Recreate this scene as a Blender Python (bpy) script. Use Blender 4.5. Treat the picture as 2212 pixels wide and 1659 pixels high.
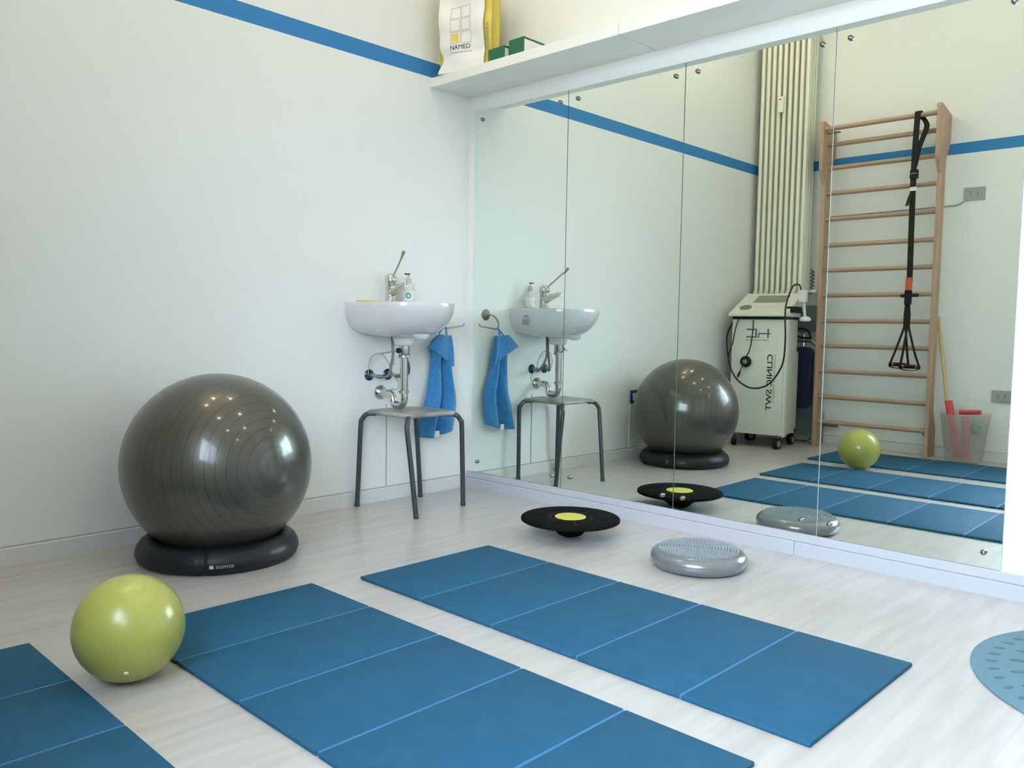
import bpy, bmesh, math, random
from mathutils import Vector, Matrix
random.seed(7)
PI = math.pi
SC = bpy.context.scene
COL = SC.collection
for o in list(bpy.data.objects): bpy.data.objects.remove(o, do_unlink=True)

# ------------------------------------------------------------------ camera
cam_d = bpy.data.cameras.new('camera'); cam = bpy.data.objects.new('camera', cam_d); COL.objects.link(cam)
SC.camera = cam
cam_d.sensor_fit = 'HORIZONTAL'; cam_d.sensor_width = 36.0; cam_d.lens = 36.0 * 1798.0357 / 2212
cam_d.clip_start = 0.02
rt = Vector((0.68886541, -0.72470147, 0.01649897)); up = Vector((0.03824971, 0.05906841, 0.99752087)); fw = Vector((0.72387941, 0.68652654, -0.0684098))
R3 = Matrix((rt, up, -fw)).transposed()
cam.matrix_world = Matrix.Translation((-3.01742586, -3.20046693, 0.85)) @ R3.to_4x4()

# ------------------------------------------------------------------ world, exposure
SC.view_settings.view_transform = 'Standard'; SC.view_settings.look = 'None'
SC.view_settings.gamma = 1.0; SC.view_settings.use_curve_mapping = False
SC.view_settings.exposure = 0.0
W = bpy.data.worlds.new('daylight'); SC.world = W; W.use_nodes = True
bgn = W.node_tree.nodes['Background']
bgn.inputs['Strength'].default_value = 31.0
_N = W.node_tree.nodes; _L = W.node_tree.links          # overcast sky above, darker street below the horizon
_tc = _N.new('ShaderNodeTexCoord'); _sp = _N.new('ShaderNodeSeparateXYZ'); _rp = _N.new('ShaderNodeValToRGB')
_L.new(_tc.outputs['Generated'], _sp.inputs[0]); _L.new(_sp.outputs['Z'], _rp.inputs[0]); _L.new(_rp.outputs[0], bgn.inputs['Color'])
_rp.color_ramp.elements[0].position = 0.0; _rp.color_ramp.elements[0].color = (0.40, 0.42, 0.44, 1)
_rp.color_ramp.elements[1].position = 0.06; _rp.color_ramp.elements[1].color = (0.66, 0.81, 1.0, 1)
_dt = _N.new('ShaderNodeVectorMath'); _dt.operation = 'DOT_PRODUCT'; _dt.inputs[1].default_value = (-0.95, 0.0, 0.31)   # brightest part of the sky straight out of the window
_L.new(_tc.outputs['Generated'], _dt.inputs[0])
_r2 = _N.new('ShaderNodeValToRGB'); _e = _r2.color_ramp.elements
_e[0].position = 0.25; _e[0].color = (0.03, 0.03, 0.03, 1); _e[1].position = 0.9; _e[1].color = (1, 1, 1, 1)
_x = _e.new(0.5); _x.color = (0.14, 0.14, 0.14, 1); _x = _e.new(0.7); _x.color = (0.52, 0.52, 0.52, 1)
_L.new(_dt.outputs['Value'], _r2.inputs[0])
_mm = _N.new('ShaderNodeMix'); _mm.data_type = 'RGBA'; _mm.blend_type = 'MULTIPLY'; _mm.inputs[0].default_value = 1.0
_L.new(_rp.outputs[0], _mm.inputs[6]); _L.new(_r2.outputs[0], _mm.inputs[7]); _L.new(_mm.outputs[2], bgn.inputs['Color'])

XL = -3.234; YF = -5.2; ZC = 3.4          # far wall, wall behind the camera, ceiling
WIN = (-3.80, -1.88, 0.88, 2.42)          # window opening in wall_left: y0, y1, z0, z1

# ------------------------------------------------------------------ materials
def mat(name, col, rough=0.5, metal=0.0, coat=0.0, coat_rough=0.05, spec=0.5, emis=None, trans=0.0, alpha=1.0, sheen=0.0, ior=1.45):
    m = bpy.data.materials.new(name); m.use_nodes = True
    b = m.node_tree.nodes['Principled BSDF']; I = b.inputs
    I['Base Color'].default_value = (*col, 1); I['Roughness'].default_value = rough; I['Metallic'].default_value = metal
    I['Coat Weight'].default_value = coat; I['Coat Roughness'].default_value = coat_rough
    I['Specular IOR Level'].default_value = spec; I['IOR'].default_value = ior
    I['Transmission Weight'].default_value = trans; I['Alpha'].default_value = alpha; I['Sheen Weight'].default_value = sheen
    if emis:
        I['Emission Color'].default_value = (*emis[:3], 1); I['Emission Strength'].default_value = emis[3]
    return m
def nt(m):
    t = m.node_tree; return t, t.nodes, t.links, t.nodes['Principled BSDF']
def noisy(m, c1, c2, scale=8.0, stretch=(1,1,1), detail=6, bump=0.0, bscale=None, lo=0.35, hi=0.65):
    t, N, L, b = nt(m)
    tc = N.new('ShaderNodeTexCoord'); mp = N.new('ShaderNodeMapping'); mp.inputs['Scale'].default_value = stretch
    L.new(tc.outputs['Object'], mp.inputs['Vector'])
    nz = N.new('ShaderNodeTexNoise'); nz.inputs['Scale'].default_value = scale; nz.inputs['Detail'].default_value = detail
    L.new(mp.outputs[0], nz.inputs['Vector'])
    r = N.new('ShaderNodeValToRGB'); r.color_ramp.elements[0].position = lo; r.color_ramp.elements[1].position = hi
    r.color_ramp.elements[0].color = (*c1, 1); r.color_ramp.elements[1].color = (*c2, 1)
    L.new(nz.outputs['Fac'], r.inputs[0]); L.new(r.outputs[0], b.inputs['Base Color'])
    if bump:
        n2 = N.new('ShaderNodeTexNoise'); n2.inputs['Scale'].default_value = bscale or scale*6; n2.inputs['Detail'].default_value = 4
        L.new(tc.outputs['Object'], n2.inputs['Vector'])
        bp = N.new('ShaderNodeBump'); bp.inputs['Strength'].default_value = bump; bp.inputs['Distance'].default_value = 0.002
        L.new(n2.outputs['Fac'], bp.inputs['Height']); L.new(bp.outputs[0], b.inputs['Normal'])
    return m

M = {}
WALLC = (0.79, 0.81, 0.775)
M['wall'] = noisy(mat('wall_paint', WALLC, 0.6, spec=0.3), tuple(c*0.985 for c in WALLC), WALLC, 1.5, bump=0.05, bscale=180)
BLUE = (0.035, 0.205, 0.47)
def striped_wall():
    m = M['wall'].copy(); m.name = 'wall_paint_with_blue_band'
    t, N, L, b = nt(m)
    tc = N.new('ShaderNodeTexCoord'); sp = N.new('ShaderNodeSeparateXYZ'); L.new(tc.outputs['Object'], sp.inputs[0])
    a = N.new('ShaderNodeMath'); a.operation = 'GREATER_THAN'; a.inputs[1].default_value = 2.072; L.new(sp.outputs['Z'], a.inputs[0])
    c = N.new('ShaderNodeMath'); c.operation = 'LESS_THAN'; c.inputs[1].default_value = 2.146; L.new(sp.outputs['Z'], c.inputs[0])
    f = N.new('ShaderNodeMath'); f.operation = 'MULTIPLY'; L.new(a.outputs[0], f.inputs[0]); L.new(c.outputs[0], f.inputs[1])
    mx = N.new('ShaderNodeMix'); mx.data_type = 'RGBA'
    src = b.inputs['Base Color'].links[0].from_socket
    L.new(src, mx.inputs[6]); mx.inputs[7].default_value = (*BLUE, 1); L.new(f.outputs[0], mx.inputs[0])
    L.new(mx.outputs[2], b.inputs['Base Color'])
    return m
M['wall_band'] = striped_wall()
M['ceil'] = mat('ceiling_paint', (0.80, 0.80, 0.77), 0.8)
M['base'] = mat('skirting_paint', (0.67, 0.685, 0.665), 0.4)
M['base2'] = mat('window_toned_skirting', (0.46, 0.47, 0.50), 0.4)  # right-wall skirting: colour darkened and cooled to offset the strong window light
M['gap'] = mat('grey_joint_strip', (0.40, 0.41, 0.41), 0.7)  # plain grey for the joint lines
M['floor'] = noisy(mat('pale_wood_vinyl', (0.6, 0.57, 0.53), 0.38, spec=0.5, coat=0.5, coat_rough=0.22), (0.455, 0.430, 0.40), (0.54, 0.515, 0.485), 3.0, (1.0, 9, 1), 8, 0.06, 60)
def floor_planks():
    m = M['floor']; t, N, L, b = nt(m)
    tc = N.new('ShaderNodeTexCoord'); mp = N.new('ShaderNodeMapping'); L.new(tc.outputs['Object'], mp.inputs[0])
    br = N.new('ShaderNodeTexBrick'); br.inputs['Color1'].default_value = (1,1,1,1); br.inputs['Color2'].default_value = (0.955,0.955,0.955,1)
    br.inputs['Mortar'].default_value = (0.90,0.89,0.88,1); br.inputs['Mortar Size'].default_value = 0.0012; br.inputs['Scale'].default_value = 1
    br.inputs['Brick Width'].default_value = 1.2; br.inputs['Row Height'].default_value = 0.14; br.offset = 0.37
    L.new(mp.outputs[0], br.inputs['Vector'])
    mx = N.new('ShaderNodeMix'); mx.data_type = 'RGBA'; mx.blend_type = 'MULTIPLY'; mx.inputs[0].default_value = 1
    L.new(b.inputs['Base Color'].links[0].from_socket, mx.inputs[6]); L.new(br.outputs['Color'], mx.inputs[7]); L.new(mx.outputs[2], b.inputs['Base Color'])
floor_planks()
def mirror_mat():
    m = bpy.data.materials.new('silvered_glass'); m.use_nodes = True; N = m.node_tree.nodes; L = m.node_tree.links
    N.clear(); o = N.new('ShaderNodeOutputMaterial'); g = N.new('ShaderNodeBsdfGlossy'); g.inputs['Roughness'].default_value = 0.0
    g.inputs['Color'].default_value = (0.86, 0.92, 0.87, 1); L.new(g.outputs[0], o.inputs[0]); return m
M['mirror'] = mirror_mat()
M['glass_edge'] = mat('green_glass_edge', (0.12, 0.22, 0.18), 0.15)
M['chrome'] = mat('chrome', (0.62, 0.62, 0.62), 0.12, 1.0)
M['stud'] = mat('dark_polished_stud', (0.30, 0.29, 0.28), 0.12, 1.0)
M['satin'] = mat('brushed_steel', (0.42, 0.41, 0.39), 0.35, 1.0)
M['shelf'] = mat('white_shelf_board', (0.78, 0.80, 0.75), 0.3)
M['ceramic'] = mat('white_ceramic', (0.64, 0.635, 0.64), 0.18, coat=0.6)
M['matblue'] = noisy(mat('blue_foam', (0.02, 0.1, 0.2), 0.7, spec=0.2), (0.0150, 0.088, 0.165), (0.0175, 0.097, 0.180), 14, bump=0.15, bscale=400)
M['matseam'] = mat('blue_foam_weld', (0.035, 0.165, 0.35), 0.45)
M['tube'] = mat('dark_grey_steel_tube', (0.065, 0.075, 0.082), 0.35, 0.6)
M['seat'] = noisy(mat('worn_grey_laminate', (0.4, 0.4, 0.36), 0.4), (0.20, 0.195, 0.17), (0.36, 0.355, 0.32), 9, lo=0.38, hi=0.6)
M['black'] = mat('black_plastic', (0.006, 0.007, 0.007), 0.5, spec=0.3)
M['blackgrip'] = mat('black_grip_plastic', (0.006, 0.007, 0.0065), 0.9, spec=0.06)
M['limedisc'] = mat('lime_yellow_plastic', (0.55, 0.53, 0.08), 0.5)
M['ring'] = mat('charcoal_vinyl', (0.009, 0.011, 0.0135), 0.42, spec=0.35)
M['white'] = mat('white_plastic', (0.76, 0.77, 0.72), 0.35)
M['print'] = mat('pale_print', (0.42, 0.44, 0.47), 0.5)
M['towel'] = noisy(mat('blue_towel', (0.04, 0.27, 0.56), 0.95, sheen=0.4), (0.025, 0.18, 0.42), (0.04, 0.23, 0.50), 60, bump=0.8, bscale=500)
M['brass'] = mat('aged_brass', (0.27, 0.255, 0.22), 0.3, 0.9)
M['hose'] = mat('braided_hose', (0.20, 0.18, 0.165), 0.45, 0.5)
M['wire'] = mat('yellow_green_wire', (0.38, 0.38, 0.16), 0.5)
M['valveblue'] = mat('dark_blue_chromed_plate', (0.03, 0.09, 0.16), 0.18, 0.7)
M['wood'] = noisy(mat('beech_wood', (0.4, 0.24, 0.15), 0.45), (0.40, 0.255, 0.165), (0.48, 0.32, 0.215), 5, (14, 14, 0.8))
M['woodrung'] = noisy(mat('beech_wood_rungs', (0.4, 0.24, 0.15), 0.4), (0.38, 0.25, 0.165), (0.47, 0.325, 0.225), 5, (14, 0.8, 14))
M['stick'] = mat('pale_wood_stick', (0.60, 0.44, 0.20), 0.5)
M['rad'] = mat('cream_radiator_enamel', (0.78, 0.77, 0.64), 0.3)
M['machine'] = mat('ivory_machine_shell', (0.72, 0.735, 0.64), 0.35)
M['machine2'] = mat('pale_grey_machine_shell', (0.62, 0.64, 0.57), 0.35)
M['grey'] = mat('mid_grey_plastic', (0.17, 0.19, 0.19), 0.4)
M['lcd'] = mat('grey_lcd_screen', (0.25, 0.27, 0.24), 0.25)
M['cable'] = mat('black_rubber_cable', (0.008, 0.008, 0.008), 0.5)
M['greyvinyl'] = mat('slate_grey_vinyl', (0.10, 0.125, 0.135), 0.6)
M['navy'] = mat('navy_cushion_fabric', (0.006, 0.008, 0.035), 0.8)
M['red'] = mat('red_foam', (0.62, 0.08, 0.09), 0.6)
M['orange'] = mat('orange_webbing', (0.50, 0.09, 0.04), 0.6)
M['web'] = mat('black_webbing', (0.006, 0.008, 0.007), 0.8)
M['green'] = mat('green_card', (0.012, 0.12, 0.05), 0.45)
M['paper'] = mat('white_paper', (0.80, 0.80, 0.78), 0.55)
M['yellow'] = mat('yellow_paper', (0.66, 0.55, 0.10), 0.55)
M['ink'] = mat('black_ink', (0.015, 0.015, 0.02), 0.6)
M['greyink'] = mat('grey_ink', (0.30, 0.30, 0.30), 0.6)
M['inkyellow'] = mat('yellow_ink', (0.66, 0.55, 0.10), 0.6)
M['logoink'] = mat('slate_blue_ink', (0.10, 0.14, 0.24), 0.6)
M['olive'] = mat('olive_ink', (0.42, 0.45, 0.20), 0.6)
M['teal'] = mat('teal_ink', (0.02, 0.33, 0.38), 0.5)
M['socketblue'] = mat('blue_socket_frame', (0.01, 0.07, 0.25), 0.35)
M['socketgrey'] = mat('grey_socket_plate', (0.34, 0.36, 0.35), 0.4)
M['galv'] = mat('galvanised_bracket', (0.22, 0.23, 0.22), 0.5, 0.6)
M['soap'] = mat('clear_soap_bottle', (0.86, 0.90, 0.88), 0.12, alpha=0.45)
M['beige'] = mat('beige_pump', (0.55, 0.45, 0.36), 0.4)
M['sponge'] = mat('yellow_sponge_cloth', (0.62, 0.50, 0.14), 0.8)
M['footdisc'] = mat('pale_blue_rubber', (0.095, 0.205, 0.27), 0.6)
M['footdot'] = mat('dark_teal_dots', (0.06, 0.125, 0.155), 0.6)
M['bin'] = mat('frosted_plastic', (0.66, 0.60, 0.56), 0.45, alpha=0.29)
M['greenball'] = mat('green_rubber_ball', (0.07, 0.38, 0.16), 0.45)
M['bluedot'] = mat('blue_rubber_spot', (0.03, 0.12, 0.35), 0.5)
M['lampwhite'] = mat('cool_lamp_glass', (1, 1, 1), 0.3, emis=(1.0, 0.97, 0.90, 60))
M['lampwarm'] = mat('warm_lamp_glass', (1, 1, 1), 0.3, emis=(1.0, 0.72, 0.40, 45))
M['lime'] = mat('pearl_lime_vinyl', (0.39, 0.395, 0.085), 0.30, coat=0.3, coat_rough=0.18)
def groove_ball(axis):
    m = mat('pearl_graphite_vinyl', (0.085, 0.082, 0.066), 0.36, 0.5, coat=0.5, coat_rough=0.09)
    t, N, L, b = nt(m)
    tc = N.new('ShaderNodeTexCoord'); nrm = N.new('ShaderNodeVectorMath'); nrm.operation = 'NORMALIZE'; L.new(tc.outputs['Object'], nrm.inputs[0])
    dt = N.new('ShaderNodeVectorMath'); dt.operation = 'DOT_PRODUCT'; dt.inputs[1].default_value = axis; L.new(nrm.outputs[0], dt.inputs[0])
    ac = N.new('ShaderNodeMath'); ac.operation = 'ARCCOSINE'; L.new(dt.outputs['Value'], ac.inputs[0])
    mu = N.new('ShaderNodeMath'); mu.operation = 'MULTIPLY'; mu.inputs[1].default_value = 9.5; L.new(ac.outputs[0], mu.inputs[0])
    fr = N.new('ShaderNodeMath'); fr.operation = 'FRACT'; L.new(mu.outputs[0], fr.inputs[0])
    lt = N.new('ShaderNodeMath'); lt.operation = 'LESS_THAN'; lt.inputs[1].default_value = 0.045; L.new(fr.outputs[0], lt.inputs[0])
    mx = N.new('ShaderNodeMix'); mx.data_type = 'RGBA'; mx.inputs[6].default_value = b.inputs['Base Color'].default_value; mx.inputs[7].default_value = (0.03, 0.03, 0.028, 1)
    L.new(lt.outputs[0], mx.inputs[0]); L.new(mx.outputs[2], b.inputs['Base Color'])
    bp = N.new('ShaderNodeBump'); bp.inputs['Strength'].default_value = 0.5; bp.inputs['Distance'].default_value = 0.002; bp.invert = True
    L.new(lt.outputs[0], bp.inputs['Height']); L.new(bp.outputs[0], b.inputs['Normal'])
    return m

# ------------------------------------------------------------------ mesh helpers
def link(name, me, m, parent=None, smooth=False, loc=None):
    if m is not None: me.materials.append(m)
    o = bpy.data.objects.new(name, me); COL.objects.link(o)
    if parent: o.parent = parent
    if loc is not None: o.location = loc
    if smooth: me.shade_smooth()
    return o
def obj(name, bm, m, parent=None, smooth=False, angle=None, loc=None):
    bmesh.ops.recalc_face_normals(bm, faces=bm.faces[:])
    me = bpy.data.meshes.new(name); bm.to_mesh(me); bm.free()
    o = link(name, me, m, parent, smooth or angle is not None, loc)
    if angle is not None:
        me.set_sharp_from_angle(angle=math.radians(angle))
    return o
def box(bm, x0, x1, y0, y1, z0, z1, bev=0.0, seg=2):
    r = bmesh.ops.create_cube(bm, size=1.0); vs = r['verts']
    for v in vs:
        v.co = Vector(((x0+x1)/2 + v.co.x*(x1-x0), (y0+y1)/2 + v.co.y*(y1-y0), (z0+z1)/2 + v.co.z*(z1-z0)))
    if bev:
        es = list({e for v in vs for e in v.link_edges})
        bmesh.ops.bevel(bm, geom=es, offset=bev, segments=seg, affect='EDGES', profile=0.5)
    return bm
def nbox(*a, **k): return box(bmesh.new(), *a, **k)
def lathe(bm, prof, seg=48, c=(0,0,0), axis=None, cap=True):
    """prof: list of (r, z); axis: optional Matrix 3x3 applied before the offset"""
    rings = []
    for r, z in prof:
        if r < 1e-6:
            p = Vector((0, 0, z)); p = (axis @ p if axis else p) + Vector(c); rings.append([bm.verts.new(p)])
        else:
            ring = []
            for i in range(seg):
                a = 2*PI*i/seg; p = Vector((r*math.cos(a), r*math.sin(a), z)); p = (axis @ p if axis else p) + Vector(c)
                ring.append(bm.verts.new(p))
            rings.append(ring)
    for A, B in zip(rings, rings[1:]):
        if len(A) == 1 and len(B) == 1: continue
        for i in range(seg):
            j = (i+1) % seg
            if len(A) == 1: bm.faces.new((A[0], B[i], B[j]))
            elif len(B) == 1: bm.faces.new((A[i], A[j], B[0]))
            else: bm.faces.new((A[i], A[j], B[j], B[i]))
    if cap:
        if len(rings[0]) > 1: bm.faces.new(rings[0])
        if len(rings[-1]) > 1: bm.faces.new(rings[-1])
    return bm
def smooth_path(pts, n=8):
    P = [Vector(p) for p in pts]; out = []
    Q = [2*P[0]-P[1]] + P + [2*P[-1]-P[-2]]
    for i in range(1, len(Q)-2):
        for k in range(n):
            t = k/n; a, b, c, d = Q[i-1], Q[i], Q[i+1], Q[i+2]
            out.append(0.5*((2*b)+(c-a)*t+(2*a-5*b+4*c-d)*t*t+(3*b-a-3*c+d)*t*t*t))
    out.append(P[-1]); return out
def tube(bm, pts, r, seg=12, rfun=None, cap=True):
    P = [Vector(p) for p in pts]; n = len(P); rings = []
    T = [(P[min(i+1, n-1)]-P[max(i-1, 0)]).normalized() for i in range(n)]
    ref = Vector((0, 0, 1)) if abs(T[0].z) < 0.9 else Vector((1, 0, 0))
    u = T[0].cross(ref).normalized()
    for i in range(n):
        u = (u - T[i]*u.dot(T[i])).normalized(); v = T[i].cross(u)
        rr = rfun(i/(n-1)) if rfun else r
        rings.append([bm.verts.new(P[i] + (u*math.cos(2*PI*k/seg) + v*math.sin(2*PI*k/seg))*rr) for k in range(seg)])
    for A, B in zip(rings, rings[1:]):
        for k in range(seg):
            j = (k+1) % seg; bm.faces.new((A[k], A[j], B[j], B[k]))
    if cap: bm.faces.new(rings[0]); bm.faces.new(rings[-1])
    return bm
def ntube(*a, **k): return tube(bmesh.new(), *a, **k)
def nlathe(*a, **k): return lathe(bmesh.new(), *a, **k)
def prism(bm, poly, y0, y1, fn=None):
    """poly in (a, b) extruded y0..y1; fn maps (a, b, t) to a point"""
    fn = fn or (lambda a, b, t: (a, t, b))
    A = [bm.verts.new(fn(a, b, y0)) for a, b in poly]; B = [bm.verts.new(fn(a, b, y1)) for a, b in poly]
    bm.faces.new(A); bm.faces.new(B[::-1])
    for i in range(len(poly)):
        j = (i+1) % len(poly); bm.faces.new((A[i], A[j], B[j], B[i]))
    return bm
def ribbon(bm, pts, w, th, side):
    """flat strap through pts with width w along side and thickness th"""
    P = [Vector(p) for p in pts]; n = len(P); s = Vector(side).normalized(); rings = []
    for i in range(n):
        t = (P[min(i+1, n-1)]-P[max(i-1, 0)]).normalized(); q = t.cross(s).normalized()
        rings.append([bm.verts.new(P[i] + s*a*w/2 + q*b*th/2) for a, b in ((-1,-1),(1,-1),(1,1),(-1,1))])
    for A, B in zip(rings, rings[1:]):
        for k in range(4):
            j = (k+1) % 4; bm.faces.new((A[k], A[j], B[j], B[k]))
    bm.faces.new(rings[0]); bm.faces.new(rings[-1]); return bm
def rounded_rect(w, h, r, n=6):
    out = []
    for cx, cy, a0 in ((w/2-r, h/2-r, 0), (-w/2+r, h/2-r, PI/2), (-w/2+r, -h/2+r, PI), (w/2-r, -h/2+r, 1.5*PI)):
        for k in range(n+1):
            a = a0+PI/2*k/n; out.append((cx+r*math.cos(a), cy+r*math.sin(a)))
    return out
def text(body, size, m, parent, origin, xdir, ydir, align='LEFT', name='lettering', fn=None, bold=0.0, sx=1.0):
    """mesh lettering whose reading direction is xdir and whose letter tops point to ydir"""
    cu = bpy.data.curves.new('t', 'FONT'); cu.body = body; cu.size = size; cu.extrude = 0.0002; cu.align_x = align; cu.offset = bold
    t = bpy.data.objects.new('t', cu); COL.objects.link(t)
    bpy.context.view_layer.update()
    me = bpy.data.meshes.new_from_object(t.evaluated_get(bpy.context.evaluated_depsgraph_get()))
    bpy.data.objects.remove(t, do_unlink=True)
    X = Vector(xdir).normalized(); Y = Vector(ydir).normalized(); Z = X.cross(Y); O = Vector(origin)
    for v in me.vertices:
        if fn: v.co = fn(v.co)
        else: v.co = O + X*v.co.x*sx + Y*v.co.y + Z*(v.co.z+0.0005)
    me.name = name; me.materials.clear()
    return link(name, me, m, parent)
def thing(name, label, cat, loc=(0,0,0), rotz=0, group=None):
    o = bpy.data.objects.new(name, None); COL.objects.link(o); o.empty_display_size = 0.05
    o.location = loc; o.rotation_euler = (0, 0, rotz); o['label'] = label; o['category'] = cat
    if group: o['group'] = group
    return o
def tag(o, label, cat, group=None):
    o['label'] = label; o['category'] = cat
    if group: o['group'] = group
    return o
def struct(name, bm, m, **k):
    o = obj(name, bm, m, **k); o['kind'] = 'structure'; return o
def copy_tree(o, parent=None):
    c = o.copy(); COL.objects.link(c); c.parent = parent
    for ch in list(o.children): copy_tree(ch, c)
    return c

# ------------------------------------------------------------------ room shell
XW = 0.0065                      # face of the wall behind the mirrors
struct('floor', nbox(XL-.1, XW+.1, YF-.1, .1, -.1, 0), M['floor'])
struct('ceiling', nbox(XL-.1, XW+.1, YF-.1, .1, ZC, ZC+.1), M['ceil'])
struct('wall_back', nbox(XL-.1, XW+.1, 0, .1, 0, ZC), M['wall_band'])
struct('wall_right', nbox(XW, XW+.1, YF, 0, 0, ZC), M['wall'])
struct('wall_front', nbox(XL-.1, XW+.1, YF-.1, YF, 0, ZC), M['wall'])
b = bmesh.new()
y0, y1, z0, z1 = WIN; WT = .25                     # unseen wall thickened so its deep reveal cuts oblique daylight
box(b, XL-WT, XL, YF, y0, 0, ZC); box(b, XL-WT, XL, y1, 0, 0, ZC); box(b, XL-WT, XL, y0, y1, 0, z0); box(b, XL-WT, XL, y0, y1, z1, ZC)
struct('wall_left', b, M['wall_band'])
def window_glass():
    m = bpy.data.materials.new('window_glass'); m.use_nodes = True; N = m.node_tree.nodes; L = m.node_tree.links; N.clear()
    o = N.new('ShaderNodeOutputMaterial'); t = N.new('ShaderNodeBsdfTransparent'); g = N.new('ShaderNodeBsdfGlossy'); g.inputs['Roughness'].default_value = 0.0
    f = N.new('ShaderNodeFresnel'); f.inputs['IOR'].default_value = 1.3; x = N.new('ShaderNodeMixShader')
    ge = N.new('ShaderNodeNewGeometry'); iv = N.new('ShaderNodeMath'); iv.operation = 'SUBTRACT'; iv.inputs[0].default_value = 1.0; L.new(ge.outputs['Backfacing'], iv.inputs[1])
    mu = N.new('ShaderNodeMath'); mu.operation = 'MULTIPLY'; L.new(f.outputs[0], mu.inputs[0]); L.new(iv.outputs[0], mu.inputs[1])
    L.new(mu.outputs[0], x.inputs[0]); L.new(t.outputs[0], x.inputs[1]); L.new(g.outputs[0], x.inputs[2]); L.new(x.outputs[0], o.inputs[0]); return m
b = bmesh.new(); fx0, fx1 = XL-WT+.02, XL-WT+.07; ft = .05; ym = (y0+y1)/2
box(b, fx0, fx1, y0, y0+ft, z0, z1); box(b, fx0, fx1, y1-ft, y1, z0, z1); box(b, fx0, fx1, y0+ft, y1-ft, z0, z0+ft); box(b, fx0, fx1, y0+ft, y1-ft, z1-ft, z1); box(b, fx0, fx1, ym-.04, ym+.04, z0+ft, z1-ft)
wf = struct('window_1', b, M['white'])
for a, c in ((y0+ft, ym-.04), (ym+.04, y1-ft)):
    obj('pane', nbox(XL-WT+.043, XL-WT+.047, a, c, z0+ft, z1-ft), window_glass(), wf)
obj('window_sill', nbox(XL-WT+.071, XL+.02, y0+.002, y1-.002, z0+.0005, z0+.018, bev=.004), M['white'], wf)

# skirting on the back wall: board, dark joint line and the board joints
def skirting_profile(bm, kind, a, c, h, t=.012):
    f = {'back': lambda d, z, s: (s, -d, z), 'right': lambda d, z, s: (XW-d, s, z), 'left': lambda d, z, s: (XL+d, s, z)}[kind]
    prism(bm, [(0, 0), (t, 0), (t, h-.003), (t-.003, h), (0, h)], a, c, f)
b = bmesh.new(); skirting_profile(b, 'back', XL+.012, -.805, .062); skirting_profile(b, 'back', -.8035, XW-.0, .062)
struct('baseboard_back', b, M['base'])
struct('trim_1', nbox(XL, XW, -.004, 0, .062, .067), M['gap'])                 # dark joint above the board
b = bmesh.new(); skirting_profile(b, 'right', -1.838, -.012, .052); skirting_profile(b, 'right', YF, -1.8395, .052)
struct('baseboard_right', b, M['base2'])
struct('trim_2', nbox(XW-.006, XW, YF, -.012, .0525, .086, bev=.002), M['base2'])  # ledge under the mirrors
b = bmesh.new(); skirting_profile(b, 'left', YF, -.012, .062)
struct('baseboard_left', b, M['base'])
struct('trim_3', nbox(XL, XL+.004, YF, -.004, .062, .067), M['gap'])
struct('trim_4', nbox(-.5262, -.5218, -.003, 0, .067, .47), M['gap'])          # upright panel joint under the basin
struct('trim_5', nbox(-1.50, -1.482, -.008, 0, .067, .358, bev=.002), M['white'])  # cable trunking to the blue socket

# ------------------------------------------------------------------ mirrors with chrome studs
MB, MT = .089, 1.946
seams = [-.047, -.670, -1.294, -1.920, -2.535]
mlabels = ['tall mirror panel nearest the room corner, reflecting towel and basin',
           'second tall mirror panel from the corner, reflecting the plain wall beside the stool',
           'third tall mirror panel from the corner, reflecting radiator and white therapy cart',
           'tall mirror panel farthest from the corner, reflecting the wall bars']
KN = [[(-.103, 1.901), (-.621, 1.899), (-.097, .143), (-.616, .140)],
      [(-.727, 1.898), (-1.249, 1.898), (-.725, .146), (-1.241, .140)],
      [(-1.352, 1.898), (-1.869, 1.893), (-1.340, .142), (-1.861, .139)],
      [(-1.970, 1.894), (-2.481, 1.894), (-1.969, .142), (-2.481, .139)]]
AXX = Matrix.Rotation(-PI/2, 3, 'Y')      # lathe z axis -> -x
for i in range(4):
    t = thing('wall_mirror', mlabels[i], 'mirror', (0, (seams[i]+seams[i+1])/2, MB), group='frameless mirror panels on the wall')
    yc = (seams[i]+seams[i+1])/2
    ya, yb = seams[i+1]+.002-yc, seams[i]-.002-yc
    b = nbox(0, .006, ya, yb, 0, MT-MB)
    me = bpy.data.meshes.new('mirror_glass'); b.normal_update()
    for f in b.faces: f.material_index = 0 if f.normal.x < -.5 else 1
    b.to_mesh(me); b.free()
    g = link('mirror_glass', me, M['mirror'], t); me.materials.append(M['glass_edge'])
    for ky, kz in KN[i]:
        obj('stud', nlathe([(.0, .012), (.005, .0115), (.0085, .009), (.0095, .004), (.0085, 0.0001)], 24, (0, ky-yc, kz-MB), AXX), M['stud'], t, angle=50)

# ------------------------------------------------------------------ shelf units above the mirrors
SZ0, SZ1, SD = 2.021, 2.066, .266
for k, (a, c) in enumerate([(-1.1415, 0), (-2.285, -1.1445), (-3.43, -2.288)]):
    t = thing('wall_shelf', ['thick white wall shelf in the corner carrying the paper bag', 'thick white wall shelf section directly above the middle mirrors, empty', 'farthest thick white wall shelf section, beyond the picture top'][k], 'shelf', (0, (a+c)/2, SZ0), group='white shelf sections above the mirrors')
    yc = (a+c)/2
    obj('shelf_board', nbox(-SD+.070, XW, a-yc, c-yc, .004, SZ1-SZ0), M['shelf'], t)
    obj('front_edge', nbox(-SD, -SD+.0692, a-yc, c-yc, 0, SZ1-SZ0, bev=.0015), M['shelf'], t)

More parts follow.
